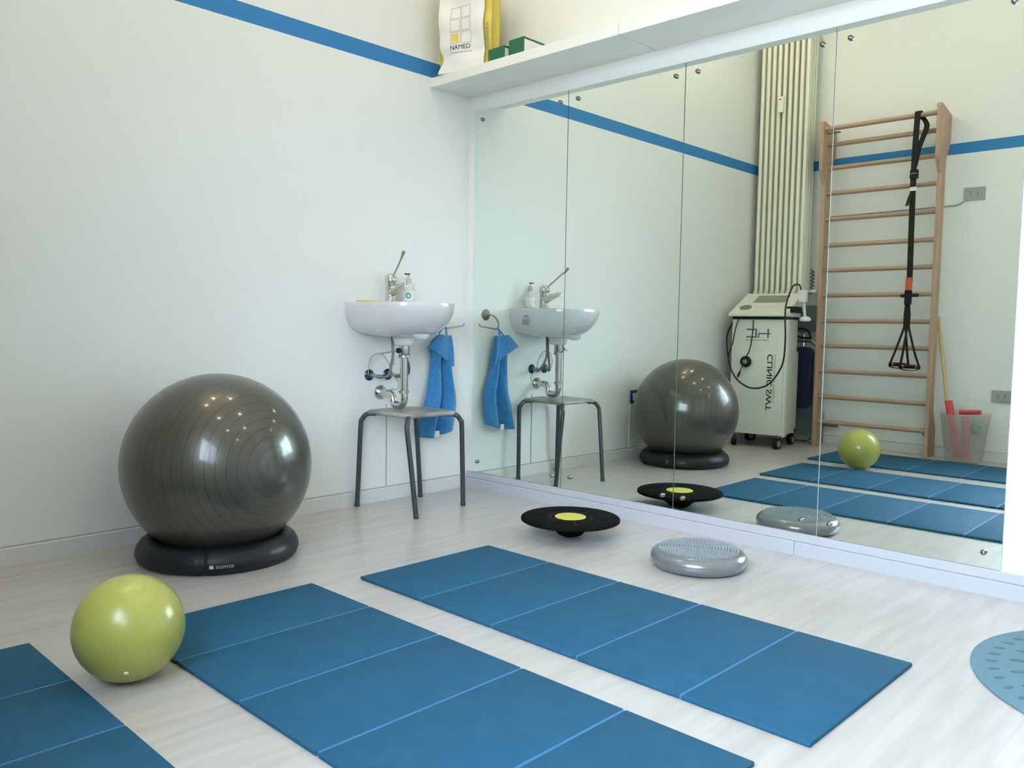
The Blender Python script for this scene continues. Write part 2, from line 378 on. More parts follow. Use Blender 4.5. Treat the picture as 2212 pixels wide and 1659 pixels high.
# ------------------------------------------------------------------ paper bag on the shelf
bag = thing('paper_bag', 'tall white and yellow paper bag standing on the corner shelf', 'bag', (-.135, -.20, SZ1+.001))
BR = math.radians(14)
def bagpt(u, v, w):      # u along front (+u = toward camera right, i.e. -y), v height, w depth behind the front
    x = -.105 + w; y = .155 - u
    c, s = math.cos(BR), math.sin(BR)
    return Vector((c*x - s*y, s*x + c*y, v))
bw, bd, bh = .290, .075, .42
def bag_front_bulge(u, v):
    n = .006*math.sin(u*31+v*17)+.004*math.sin(v*43+u*9)
    waist = -.012*math.exp(-((v-.085)/.03)**2)
    return n*min(1, v/.05) - waist
def grid_surf(bm, nu, nv, fn):
    V = [[bm.verts.new(fn(i/nu, j/nv)) for j in range(nv+1)] for i in range(nu+1)]
    for i in range(nu):
        for j in range(nv): bm.faces.new((V[i][j], V[i+1][j], V[i+1][j+1], V[i][j+1]))
    return V
def left_in(v): return .018*math.exp(-((v-.07)/.035)**2) - .006*math.exp(-((v-.0)/.02)**2)
b = bmesh.new()
grid_surf(b, 60, 80, lambda a, c: (lambda u_: bagpt(u_, c*bh, bag_front_bulge(u_, c*bh)-.001))(left_in(c*bh)+a*(bw-.036-left_in(c*bh))))
o = obj('white_panel', b, M['paper'], bag, smooth=True); o['label'] = 'white front panel printed with a grid and lettering'
sm = o.modifiers.new('s', 'SOLIDIFY'); sm.thickness = .001
b = bmesh.new()
def bagbody(a, c):
    v = c*bh; per = 2*(bw+bd); s = (a % 1.0)*per
    if s < bw: u, w = s, .012+bag_front_bulge(s, v)
    elif s < bw+bd: u, w = bw - .012*math.sin(PI*(s-bw)/bd), .012+(s-bw)
    elif s < 2*bw+bd: u, w = bw-(s-bw-bd), bd+.012
    else: u, w = .006*math.sin(PI*(s-2*bw-bd)/bd)+.0, .012+bd-(s-2*bw-bd)
    return bagpt(u - (.010 if u < .02 else 0)*math.sin(v*9), v, w)
grid_surf(b, 160, 48, bagbody); bmesh.ops.remove_doubles(b, verts=b.verts[:], dist=1e-5)
o = obj('bag_body', b, M['yellow'], bag, smooth=True); o['label'] = 'yellow body and side folds of the bag'
c_, s_ = math.cos(BR), math.sin(BR)
bx_dir = Vector((s_, -c_, 0)); bn = Vector((-c_, -s_, 0))       # along front (to the right), outward normal
def bsurf(off=.0026):
    def f(co, ox=0, oz=0):
        u, v = ox+co.x, oz+co.y
        return bagpt(u, v, bag_front_bulge(u, v)-off-co.z)
    return f
fs = bsurf()
text('NAMED', .0305, M['ink'], bag, (0,0,0), (1,0,0), (0,1,0), fn=lambda c: fs(Vector((c.x*1.02, c.y, c.z)), .066, .106), bold=0)
b = bmesh.new()
def strip(u0, u1, v0, v1, n=8, off=.0026):
    for k in range(n):
        ua, ub = u0+(u1-u0)*k/n, u0+(u1-u0)*(k+1)/n
        if u1-u0 < v1-v0: ua, ub = u0, u1; va, vb_ = v0+(v1-v0)*k/n, v0+(v1-v0)*(k+1)/n
        else: va, vb_ = v0, v1
        b.faces.new([b.verts.new(bagpt(u, v, bag_front_bulge(u, v)-off)) for u, v in ((ua, va), (ub, va), (ub, vb_), (ua, vb_))])
for (cu, cv) in ((.066, .134), (.124, .134), (.066, .192), (.124, .192), (.066, .250), (.124, .250)):
    w_ = .052; l = .0016
    strip(cu, cu+w_, cv, cv+l); strip(cu, cu+w_, cv+w_, cv+w_+l); strip(cu, cu+l, cv, cv+w_); strip(cu+w_, cu+w_+l, cv, cv+w_)
obj('grid_print', b, M['greyink'], bag)
b = bmesh.new()
for k in range(14): strip(.067+k*.0082, .073+k*.0082, .090, .0935, 1)
obj('small_print', b, M['greyink'], bag)
b = bmesh.new(); strip(.072, .110, .140, .180)
obj('yellow_square', b, M['inkyellow'], bag)
text('www.named.it', .028, M['greyink'], bag, (0,0,0), (1,0,0), (0,1,0), fn=lambda c: bagpt(bw-.026+(.012-c.y), .045+c.x, bag_front_bulge(bw-.02, .045+c.x)+.0085-c.z))

# green cartons behind the shelf edge
def open_carton(name, label, x0, x1, ya, yb, h, face):
    t = thing(name, label, 'box', ((x0+x1)/2, (ya+yb)/2, SZ1+.0005), 0, group='green cartons on the shelf')
    hx, hy = (x1-x0)/2, (yb-ya)/2; w = .003
    b = bmesh.new(); box(b, -hx, hx, -hy, hy, 0, .003); box(b, -hx, -hx+w, -hy, hy, .003, h); box(b, hx-w, hx, -hy, hy, .003, h); box(b, -hx+w, hx-w, hy-w, hy, .003, h); box(b, -hx+w, hx-w, -hy, -hy+w, .003, h)
    obj('carton_wall', b, M['green'], t)
    b = bmesh.new(); box(b, -hx+w, hx-w, -hy-.0008, -hy-.0001, .001, h-.010)
    o = obj('side_label', b, M[face], t); o['label'] = 'paler side face of the carton'
    return t
open_carton('carton', 'low green open carton on the shelf nearer the paper bag', -.255, -.17, -.500, -.395, .055, 'white')
open_carton('carton', 'taller green open carton with a white side, farther from the paper bag', -.235, -.07, -.60, -.507, .078, 'paper')

# ------------------------------------------------------------------ wash basin
BX, BZ, BD, BHW = -.547, .952, .388, .219
sink = thing('wash_basin', 'white ceramic wall basin under the chrome tap', 'basin', (BX, 0, .755))
def bo(t):      # outline of the rim, t 0..1 from left-wall around the front to right-wall
    a = PI*t; ex = 2.6
    x = -math.copysign(abs(math.cos(a))**(2/ex), math.cos(a))*BHW; y = -(abs(math.sin(a))**(2/ex))*(BD-.09)-.09*min(1, math.sin(a)*3)
    return x, y
b = bmesh.new(); NT = 56
# outer levels: (height above sink origin, scale x, front depth, y squeeze)
Z0 = .755
levels = [(.952, 1.0, .415), (.945, 1.006, .417), (.925, 1.004, .414), (.90, .99, .405), (.87, .965, .385), (.845, .93, .358), (.825, .87, .325), (.808, .78, .290), (.798, .62, .262), (.795, .30, .24)]
def back_drop(x, y, z):
    return z
rings = []
for z, sx, dep in levels:
    ring = []
    for k in range(NT+1):
        x, y = bo(k/NT)
        dep_ = dep*.388/.415
        yy_ = y*dep_/BD; ring.append(b.verts.new((x*sx, yy_, z-Z0+(.013*max(0, 1+yy_/.16)**1.3 if z < .85 else 0))))
    rings.append(ring)
for A, B in zip(rings, rings[1:]):
    for k in range(NT): b.faces.new((A[k], A[k+1], B[k+1], B[k]))
b.faces.new(rings[-1])
# rim inwards, then the bowl
inner = [(.952, .94, .392, .0), (.950, .90, .380, .105), (.935, .84, .366, .115), (.90, .78, .350, .125), (.86, .66, .318, .14), (.835, .42, .27, .165), (.832, .10, .22, .19)]
prev = rings[0]
for z, sx, dep, yb in inner:
    ring = []
    for k in range(NT+1):
        x, y = bo(k/NT); dep = dep if k else dep*.96; yy = y*dep/BD
        ring.append(b.verts.new((x*sx, -yb + yy*(dep-yb)/dep if yb else yy, z-Z0)))
    for k in range(NT): b.faces.new((prev[k], prev[k+1], ring[k+1], ring[k]))
    if z == .950 or True:
        if prev is not rings[0]: b.faces.new((prev[0], prev[NT], ring[NT], ring[0]))
    prev = ring
b.faces.new(prev)
# back closing wall strip
bk = [r[0] for r in rings]; bk2 = [r[-1] for r in rings]
for k in range(len(bk)-1): b.faces.new((bk[k], bk[k+1], bk2[k+1], bk2[k]))
bmesh.ops.remove_doubles(b, verts=b.verts[:], dist=1e-5)
obj('bowl', b, M['ceramic'], sink, angle=55)
obj('drain_boss', nlathe([(.060, .05), (.050, .02), (.044, .002), (.040, 0)], 32, (-.004, -.166, 0)), M['ceramic'], sink, angle=50)
b = nlathe([(.040, .030), (.034, .010), (.018, .002), (0, 0)], 28, (0, -.285, .026)); 
obj('overflow_hump', b, M['ceramic'], sink, angle=60)
b = bmesh.new()
for a0, a1, za, zb_ in ((0.935, .953, .905, .915), (.935, .958, .862, .893)):
    pts = []
    for t_, z_ in ((a0, za), (a1, za), (a1, zb_), (a0, zb_)):
        lo = .99; x, y = bo(t_); pts.append(b.verts.new((x*1.004*(1.0 if z_ > .89 else .985)+.0015, y*.99, z_-Z0)))
    b.faces.new(pts)
o = obj('sticker', b, M['greyink'], sink); o['label'] = 'small grey sticker on the side of the basin'

# tap
tap = thing('mixer_tap', 'chrome mixer tap with a long elbow lever on the basin', 'tap', (-.548, -.058, BZ+.0005))
obj('tap_body', nlathe([(.029, 0), (.029, .005), (.0255, .008), (.0245, .05), (.0245, .088), (.0265, .094), (.0285, .110), (.0265, .125), (.018, .136), (0, .141)], 32), M['chrome'], tap, angle=50)
b = tube(bmesh.new(), smooth_path([(0, -.004, .048), (-.001, -.038, .062), (-.003, -.078, .077), (-.006, -.115, .085)], 8), .014, 16, rfun=lambda t: .0235-.0115*t)
obj('spout', b, M['chrome'], tap, angle=60)
obj('aerator', nlathe([(.011, 0), (.013, .002), (.013, .018), (.010, .022)], 20, (-.006, -.117, .071)), M['chrome'], tap, angle=40)
obj('lever_hub', nlathe([(.017, 0), (.016, .014), (.008, .022), (0, .024)], 20, (-.002, -.018, .108), Matrix.Rotation(PI/2, 3, 'X')), M['chrome'], tap, angle=50)
b = tube(bmesh.new(), smooth_path([(-.003, -.022, .125), (-.014, -.062, .158), (-.026, -.103, .193), (-.036, -.128, .212), (-.038, -.143, .232)], 8), .005, 12, rfun=lambda t: .0042+.0045*max(0, (t-.55)/.45))
obj('lever', b, M['satin'], tap, angle=60)

# soap bottle, cloth
sb = thing('soap_bottle', 'clear pump bottle of soap with a teal ring label behind the tap', 'bottle', (-.437, -.054, BZ+.0005))
obj('bottle_body', nlathe([(0, 0), (.026, 0), (.029, .004), (.029, .075), (.026, .088), (.013, .097), (.012, .102)], 28), M['soap'], sb, angle=50)
obj('pump', nlathe([(.013, .100), (.014, .103), (.014, .118), (.010, .124), (.004, .128), (.004, .140)], 20), M['beige'], sb, angle=50)
obj('pump_nozzle', nbox(-.022, .006, -.005, .005, .140, .146, bev=.001), M['black'], sb)
b = bmesh.new()
def lab(th, z, r=.0296): return (r*math.cos(th), r*math.sin(th), z)
th0 = math.atan2(-.70, -.72)
for k in range(20):
    a0, a1 = 2*PI*k/20, 2*PI*(k+1)/20
    b.faces.new([b.verts.new(lab(th0+rr*math.cos(a)/.0296+.12, .038+rr*math.sin(a))) for rr, a in ((.007, a0), (.0135, a0), (.0135, a1), (.007, a1))])
b.faces.new([b.verts.new(lab(th0+.12+u/.0296, z_)) for u, z_ in ((-.026, .026), (-.004, .026), (-.004, .032), (-.026, .032))])
obj('label_print', b, M['teal'], sb)
o = obj('back_label', nlathe([(.0292, .012), (.0294, .013), (.0294, .062), (.0292, .063)], 28, cap=False), M['paper'], sb, smooth=True)
tag(obj('sponge_cloth', nbox(-.73, -.60, -.095, -.035, BZ, BZ+.009, bev=.003), M['sponge']), 'flat yellow sponge cloth on the basin rim beside the tap', 'cloth')

# waste pipe and trap (hangs on the wall)
tr = thing('waste_trap', 'chrome waste pipe and trap below the basin', 'pipe', (-.555, 0, .527))
zt = .527
obj('drain_tail', nlathe([(.025, .715-zt), (.026, .718-zt), (.026, .754-zt), (.024, .7545-zt)], 24, (0, -.17, 0)), M['chrome'], tr, angle=40)
obj('collar', nlathe([(.021, .697-zt), (.027, .699-zt), (.027, .712-zt), (.022, .715-zt)], 24, (0, -.17, 0)), M['satin'], tr, angle=40)
obj('waste_pipe', nlathe([(.0185, .545-zt), (.0185, .699-zt)], 24, (0, -.17, 0)), M['chrome'], tr, angle=40)
obj('collar', nlathe([(.019, .533-zt), (.024, .535-zt), (.024, .545-zt), (.019, .547-zt)], 24, (0, -.17, 0)), M['satin'], tr, angle=40)
b = tube(bmesh.new(), smooth_path([(0, -.17, .012), (0, -.17, -.025), (0, -.155, -.050), (0, -.125, -.053), (-.002, -.100, -.045), (-.004, -.092, -.022), (-.005, -.078, -.003), (-.006, -.060, 0), (-.007, -.002, 0)], 8), .0185, 18)
obj('trap_bend', b, M['chrome'], tr, angle=60)
obj('wall_flange', nlathe([(.036, 0), (.036, .004), (.030, .012), (.021, .020), (.019, .022)], 32, (-.007, -.0005, 0), Matrix.Rotation(PI/2, 3, 'X')), M['chrome'], tr, angle=40)
b = tube(bmesh.new(), [(-.02, -.17, .205), (-.045, -.165, .203), (-.085, -.150, .196), (-.110, -.140, .192)], .003, 8)
obj('pop_up_rod', b, M['satin'], tr)
obj('pop_up_rod', ntube([(-.055, -.160, .228), (-.051, -.160, .14)], .0022, 8), M['satin'], tr)
obj('rod_knob', nlathe([(.010, 0), (.012, .004), (.012, .014), (.009, .018)], 16, (-.024, -.170, .205), Matrix.Rotation(-PI/2, 3, 'Y')), M['black'], tr, angle=40)

# stop valves and hoses
for (vx_, lbl, hp) in ((-.628, 'stop valve with a dark blue wall plate below the basin, left one', [(-.613, -.046, .606), (-.585, -.075, .606), (-.575, -.085, .62), (-.565, -.09, .67), (-.556, -.09, .72), (-.560, -.085, .80)]),
                       (-.518, 'stop valve with a dark blue wall plate below the basin, right one', [(-.503, -.046, .606), (-.480, -.085, .609), (-.478, -.11, .625), (-.490, -.125, .66), (-.505, -.125, .70), (-.530, -.10, .80)])):
    t = thing('stop_valve', lbl, 'valve', (vx_, 0, .612), group='stop valves below the basin')
    obj('wall_plate', nlathe([(.027, 0), (.027, .003), (.022, .008), (.012, .012), (.011, .014)], 28, (0, -.0005, 0), Matrix.Rotation(PI/2, 3, 'X')), M['valveblue'], t, angle=40)
    obj('valve_body', ntube([(0, -.010, 0), (0, -.050, 0)], .009, 14), M['satin'], t, angle=40)
    obj('valve_outlet', ntube([(0, -.046, 0), (.018, -.048, -.006)], .0075, 12), M['satin'], t, angle=40)
    hh = [Vector(p)-Vector((vx_, 0, .612)) for p in hp]
    obj('supply_hose', tube(bmesh.new(), smooth_path(hh, 8), .0065, 12, rfun=lambda s: .0095 if s < .12 else .0065), M['hose'], t, smooth=True)
tag(obj('earth_wire', ntube(smooth_path([(-.655, -.03, .612), (-.656, -.035, .66), (-.638, -.035, .70), (-.600, -.035, .715), (-.565, -.035, .700), (-.535, -.035, .66), (-.525, -.035, .625), (-.500, -.035, .600), (-.478, -.035, .570), (-.480, -.035, .548), (-.51, -.055, .540), (-.548, -.07, .5475)], 8), .0022, 8), M['wire'], smooth=True), 'thin yellow-green wire looping from the valves to the trap', 'wire')

# ------------------------------------------------------------------ hook and towel
hk = thing('towel_hook', 'chrome open-ended hook on a round wall plate beside the mirror', 'hook', (-.142, 0, .913))
obj('hook_plate', nlathe([(.030, 0), (.030, .003), (.022, .009), (.012, .013), (.008, .020)], 28, (0, -.0005, 0), Matrix.Rotation(PI/2, 3, 'X')), M['brass'], hk, angle=40)
obj('hook_arm', ntube(smooth_path([(0, -.015, 0), (-.003, -.034, 0), (-.020, -.042, -.006), (-.042, -.042, -.022), (-.056, -.042, -.045), (-.057, -.042, -.066), (-.045, -.042, -.076), (0, -.042, -.071), (.055, -.042, -.064), (.080, -.042, -.060), (.088, -.042, -.050)], 8), .0036, 10), M['brass'], hk, smooth=True)

tw = thing('hanging_towel', 'bright blue terry towel hanging from the hook', 'towel', (-.19, -.045, .30))
b = bmesh.new()
prof = [  # z, left x, right x
    (.800, -.232, -.170), (.770, -.262, -.168), (.745, -.276, -.168), (.70, -.262, -.162), (.65, -.264, -.152), (.60, -.270, -.142), (.55, -.280, -.124), (.50, -.292, -.104), (.45, -.312, -.100), (.40, -.325, -.106), (.35, -.338, -.116), (.305, -.350, -.124)]
def tw_edge(z):
    for (za, la, ra), (zb, lb, rb) in zip(prof, prof[1:]):
        if z <= za and z >= zb:
            f = (za-z)/(za-zb); return la+(lb-la)*f, ra+(rb-ra)*f
    return prof[-1][1:] if z < .5 else prof[0][1:]
def tw_pt(u, v):
    z = .800 + (.305-.800)*v; l, r = tw_edge(z)
    amp = .012+.016*math.sin(min(1, v*1.4)*PI/2)
    y = amp*math.cos(u*PI*3.6+.6*v) + .008*math.sin(u*19+v*6)
    zz = z - (.0 if v < .97 else 0) + v**8*(-.022*math.sin(u*PI*.9+.4)*1.0 + .018*u)
    return Vector((l+(r-l)*u+.19, y, zz-.30))
grid_surf(b, 48, 60, tw_pt)
o = obj('towel_cloth', b, M['towel'], tw, smooth=True); s = o.modifiers.new('s', 'SOLIDIFY'); s.thickness = .006; s.offset = 0
b = bmesh.new()      # front flap folded over from the top corner
tri = [(-.245, .806), (-.166, .802), (-.326, .743)]
def flap(u, v):
    top = Vector((-.248+.084*u, 0, .806-.004*u)); low = Vector((-.328+.182*u, 0, .742-.100*u**1.2))
    p = top.lerp(low, v)
    return Vector((p.x+.19, -.024-.006*math.sin(u*6)-.006*math.sin(v*PI)+.012*(1-v)*0, p.z-.30))
grid_surf(b, 24, 16, flap)
o = obj('folded_flap', b, M['towel'], tw, smooth=True); s = o.modifiers.new('s', 'SOLIDIFY'); s.thickness = .005; s.offset = 0
obj('hanging_loop', tube(bmesh.new(), smooth_path([(-.045, -.004, .500), (-.030, .002, .520), (-.004, .004, .541), (.004, -.004, .541), (-.002, -.012, .520), (.000, -.016, .500)], 6), .0045, 8), M['towel'], tw, smooth=True)
o = obj('care_tag', nbox(-.060, -.032, -.002, .000, -.012, .018), M['paper'], tw); o['label'] = 'white care tag'

# ------------------------------------------------------------------ stool
st = thing('stool', 'square grey stool with four dark tubular legs under the basin', 'stool', (-.523, -.21, 0))
feet = [(-.718, -.034), (-.674, -.409), (-.338, -.352), (-.356, -.061)]
tops = [(-.708, -.046), (-.690, -.362), (-.366, -.366), (-.373, -.044)]
cc = Vector((-.523, -.21, 0))
shz = .443
corners = []
for (fx, fy), (tx, ty) in zip(feet, tops):
    f = Vector((fx, fy, 0))-cc; tp = Vector((tx, ty, 0))-cc; mid = Vector((-.534, -.205, 0))-cc
    inn = lambda d, z: tp+(mid-tp).normalized()*d+Vector((0, 0, z))
    corners.append(tp)
    g = f.lerp(tp, .5)+Vector((0, 0, .20))
    pts = [f+Vector((0, 0, .001)), g, inn(0, .385), inn(.006, .410), inn(.020, .430), inn(.040, .4385), inn(.055, .4385), inn(.070, .437)]
    l = obj('leg', ntube(smooth_path(pts, 8), .0115, 16), M['tube'], st, angle=60)
    obj('foot_cap', nlathe([(.0125, 0), (.0130, .003), (.0130, .014), (.0118, .016)], 16, (f.x, f.y, .0)), M['tube'], l)
b = bmesh.new(); n = 24
# slightly dished square top with rounded corners
q = [c-(c.normalized())*(.014) for c in corners]
def seat_pt(u, v):
    uu = .5+(u-.5)*1.0; vv = .5+(v-.5)*1.0
    p = q[0]*(1-uu)*(1-vv)+q[3]*uu*(1-vv)+q[1]*(1-uu)*vv+q[2]*uu*vv
    cx_, cy_ = abs(2*u-1), abs(2*v-1); corner = max(0, cx_+cy_-1.72)/.28
    p = p*(1-.07*corner**1.5)
    drop = .006*((cx_*cy_)**3)
    return Vector((p.x, p.y, shz+.0125-drop*.6-.004*(1-cx_**2)*(1-cy_**2)))
V = grid_surf(b, n, n, seat_pt)
o = obj('seat', b, M['seat'], st, smooth=True); s = o.modifiers.new('s', 'SOLIDIFY'); s.thickness = .018; s.offset = -1
# ------------------------------------------------------------------ big ball on its ring
BC = Vector((-1.576, -.371, .336)); BRAD = .329
AX = Vector((.1307, -.9883, .0785)).normalized()
gb = bpy.data.meshes.new('exercise_ball'); b = bmesh.new(); bmesh.ops.create_uvsphere(b, u_segments=96, v_segments=64, radius=BRAD)
bt = thing('exercise_ball', 'large graphite grey exercise ball resting in the black ring', 'exercise ball', (BC.x, BC.y, BC.z-BRAD))
b2 = obj('ball_skin', b, groove_ball(AX), bt, smooth=True, loc=(0, 0, BRAD))
ring = thing('ball_ring', 'black inflated ring base on the floor under the grey ball', 'ball base', (BC.x, BC.y, 0))
rp = [(.165, .002), (.262, .002), (.276, .012), (.283, .030), (.280, .050), (.268, .070), (.250, .084), (.236, .089), (.224, .086), (.208, .072), (.187, .050), (.172, .030)]
NS = 96; b = bmesh.new(); rings = []
notch = [math.radians(a) for a in (-128, -12, 110)]
for i in range(NS*2):
    a = 2*PI*i/(NS*2); k = 0
    for nn in notch:
        d = abs((a-nn+PI) % (2*PI)-PI); k = max(k, math.exp(-(d/.022)**2))
    rr = []
    for r, z in rp:
        s = 1-.035*k if r > .2 else 1
        rr.append(b.verts.new((r*s*math.cos(a), r*s*math.sin(a), z*(1-.10*k) if z > .04 else z)))
    rings.append(rr)
for i in range(len(rings)):
    A, B = rings[i], rings[(i+1) % len(rings)]
    for k in range(len(rp)):
        j = (k+1) % len(rp); b.faces.new((A[k], A[j], B[j], B[k]))
obj('ring_cushion', b, M['ring'], ring, smooth=True)
def ringmap(a0, z0, rr=.2835):
    def f(c):
        z = z0+c.y; r = .276+.0075*max(0, 1-((z-.036)/.034)**2)+c.z+.0012; a = a0+c.x/rr
        return Vector((r*math.cos(a), r*math.sin(a), z))
    return f
AL = math.radians(-119)
text('DOMYOS', .0135, M['print'], ring, (0,0,0), (1,0,0), (0,1,0), fn=ringmap(AL, .030), bold=0, sx=1)
f = ringmap(AL-.115, .029); b = bmesh.new()
for k in range(2): pass
poly = rounded_rect(.013, .012, .002, 3)
b.faces.new([b.verts.new(f(Vector((x+.0185, y+.006, 0)))) for x, y in poly])
obj('logo', b, M['print'], ring)

# ------------------------------------------------------------------ small yellow ball
yb = thing('soft_ball', 'small glossy lime-yellow ball on the floor between two blue mats', 'ball', (-2.236, -1.222, 0))
b = bmesh.new(); bmesh.ops.create_uvsphere(b, u_segments=64, v_segments=40, radius=.1245)
obj('ball_skin', b, M['lime'], yb, smooth=True, loc=(0, 0, .1245))
import mathutils
pd = Vector((-.27, -.55, -.62)).normalized()
pd = Vector((-.045, -.092, -.070)).normalized()
q_ = pd.to_track_quat('Z', 'Y').to_matrix()
obj('plug', nlathe([(.0048, .1225), (.0056, .1250), (.0045, .1266), (0, .127)], 16, (0, 0, .1245), q_), M['white'], yb, angle=60)

# ------------------------------------------------------------------ wobble board
wb = thing('wobble_board', 'round black wobble board with a yellow centre, on the floor beside the mirrors', 'wobble board', (-.411, -1.070, 0))
prof_ = [(0, .001), (.030, .002), (.050, .010), (.060, .022), (.085, .036), (.120, .049), (.165, .060), (.195, .065), (.2015, .068), (.2025, .073), (.2010, .078), (.197, .0805), (.070, .0805), (.067, .0795), (0, .0795)]
obj('board', nlathe(prof_, 96), M['blackgrip'], wb, angle=35)
b = bmesh.new()
for k in range(48):
    a = 2*PI*k/48+.05; ln = (.075, .10) if k % 6 else (.075, .165)
    u = Vector((math.cos(a), math.sin(a), 0)); v = Vector((-u.y, u.x, 0))
    pts = []
    for r, s in ((ln[0], -1), (ln[1], -1), (ln[1], 1), (ln[0], 1)): pts.append(u*r+v*s*.0012)
    A = [b.verts.new(p+Vector((0, 0, .0802))) for p in pts]; B = [b.verts.new(p+Vector((0, 0, .0815))) for p in pts]
    b.faces.new(B)
    for i in range(4): b.faces.new((A[i], A[(i+1) % 4], B[(i+1) % 4], B[i]))
obj('grip_ribs', b, M['black'], wb)
o = obj('centre_disc', nlathe([(0, .0796), (.063, .0796), (.064, .081), (.062, .0828), (0, .0832)], 48), M['limedisc'], wb, angle=40); o['label'] = 'yellow centre disc'

# ------------------------------------------------------------------ balance cushion
bc = thing('balance_cushion', 'round silver-grey balance cushion with small nubs, on the floor', 'balance cushion', (-.405, -1.664, 0))
M['cush'] = mat('silver_grey_pvc', (0.19, 0.21, 0.225), 0.30, 0.45, coat=0.7, coat_rough=0.08)
M['nub'] = mat('grey_pvc_nubs', (0.30, 0.34, 0.35), 0.5, 0.0)
cp = [(0, .001), (.140, .001), (.158, .006), (.168, .018), (.1725, .032), (.170, .046), (.161, .057), (.148, .063), (.138, .0655), (.11, .067), (0, .069)]
obj('cushion_body', nlathe(cp, 96), M['cush'], bc, smooth=True)
b = bmesh.new()
def nub(x, y, z, r=.0025, h=.0068):
    A = [b.verts.new((x+r*math.cos(2*PI*k/6), y+r*math.sin(2*PI*k/6), z)) for k in range(6)]
    B = [b.verts.new((x+.5*r*math.cos(2*PI*k/6), y+.5*r*math.sin(2*PI*k/6), z+h)) for k in range(6)]
    b.faces.new(B)
    for k in range(6): j = (k+1) % 6; b.faces.new((A[k], A[j], B[j], B[k]))
for i in range(1, 14):
    r = .0107*i; cnt = 6*max(1, round(i*1.03))
    for k in range(cnt):
        a = 2*PI*k/cnt; nub(r*math.cos(a), r*math.sin(a), .0688-.0035*(r/.138)**2)
o = obj('nubs', b, M['nub'], bc); o['kind'] = 'stuff'

# ------------------------------------------------------------------ folding mats
def make_mat(x0, x1, yt, length, label, rot=0.0, nsec=5):
    cx_ = (x0+x1)/2; t = thing('exercise_mat', label, 'exercise mat', (cx_, yt, 0), rot, group='blue folding mats on the floor')
    hw = abs(x1-x0)/2; L_ = length/nsec
    for k in range(nsec):
        ya, yb_ = -k*L_-.0035, -(k+1)*L_+.0035
        if k == 0: ya = 0
        if k == nsec-1: yb_ = -length
        b = nbox(-hw, hw, yb_, ya, .001, .011, bev=.0028)
        obj('mat_section', b, M['matblue'], t, angle=60)
        if k:
            obj('fold_seam', nbox(-hw+.004, hw-.004, -k*L_-.0065, -k*L_+.0065, .0015, .0096), M['matseam'], t)
    return t
make_mat(-1.379, -.783, -.966, 1.555, 'blue folding mat nearest the mirrors, below the balance cushion', math.radians(-.6))
make_mat(-2.122, -1.533, -.910, 1.560, 'middle blue folding mat, just right of the small yellow ball', math.radians(-.3))
make_mat(-2.930, -2.341, -.842, 1.560, 'blue folding mat farthest from the mirrors, left of the small yellow ball', math.radians(-.3))

# ------------------------------------------------------------------ round dotted disc by the mirrors
RD = .45; DC = Vector((-.530, -3.052, 0))
fd = thing('textured_floor_disc', 'pale blue round rubber disc with dark oval dots, cut by the right edge', 'floor disc', DC)
obj('disc', nlathe([(0, .0005), (RD-.003, .0005), (RD, .002), (RD, .004), (RD-.003, .0055), (0, .0055)], 96), M['footdisc'], fd, angle=40)
b = bmesh.new()
def dot(r, a, l, w, z=.0058):
    c = Vector((r*math.cos(a), r*math.sin(a), 0)); u = Vector((math.cos(a+.5), math.sin(a+.5), 0)); v = Vector((-u.y, u.x, 0))
    T_ = [c+u*l*math.cos(2*PI*k/14)+v*w*math.sin(2*PI*k/14) for k in range(14)]
    A = [b.verts.new(p+Vector((0, 0, .0050))) for p in T_]; B = [b.verts.new(c+(p-c)*.8+Vector((0, 0, z+.0012))) for p in T_]
    b.faces.new(B)
    for k in range(14): j = (k+1) % 14; b.faces.new((A[k], A[j], B[j], B[k]))
for rr, cnt, l, w in ((.40, 44, .017, .0075), (.345, 26, .024, .0105), (.27, 22, .016, .007), (.20, 14, .022, .010), (.11, 8, .02, .009)):
    for k in range(cnt): dot(rr, 2*PI*k/cnt+rr*7, l, w)
o = obj('dots', b, M['footdot'], fd); o['label'] = 'dark oval dots'; o['kind'] = 'stuff'

# ------------------------------------------------------------------ sockets on the walls
def socket(name, label, c, n, w, h, frame, face, holes=3):
    """c centre on the wall, n outward normal (axis aligned)"""
    n = Vector(n); s = Vector((-n.y, n.x, 0)); t = thing(name, label, 'socket', c)
    def pl(bm, a0, a1, z0_, z1_, d0, d1, bev=0):
        P = [s*a+n*d for a in (a0, a1) for d in (d0, d1)]
        box(bm, min(p.x for p in P), max(p.x for p in P), min(p.y for p in P), max(p.y for p in P), z0_, z1_, bev=bev); return bm
    obj('frame', pl(bmesh.new(), -w/2, w/2, -h/2, h/2, .0005, .009, .002), M[frame], t)
    obj('insert', pl(bmesh.new(), -w*.33, w*.33, -h*.27, h*.27, .009, .0105), M[face], t)
    for cx_ in (-w*.16, w*.16):
        for k in range(holes): obj('contact_hole', pl(bmesh.new(), cx_-.0025, cx_+.0025, (k-1)*.013-.0025, (k-1)*.013+.0025, .0105, .0109), M['black'], t)
    return t
socket('wall_socket', 'blue-framed white wall socket half hidden behind the grey ball', (-1.549, 0, .402), (0, -1, 0), .120, .088, 'socketblue', 'white')
socket('wall_socket', 'grey wall socket high beside the wall bars', (XL, -1.535, 1.795), (1, 0, 0), .132, .088, 'socketgrey', 'socketgrey')
socket('wall_socket', 'grey wall socket low above the bin', (XL, -1.765, .440), (1, 0, 0), .120, .082, 'socketgrey', 'socketgrey')
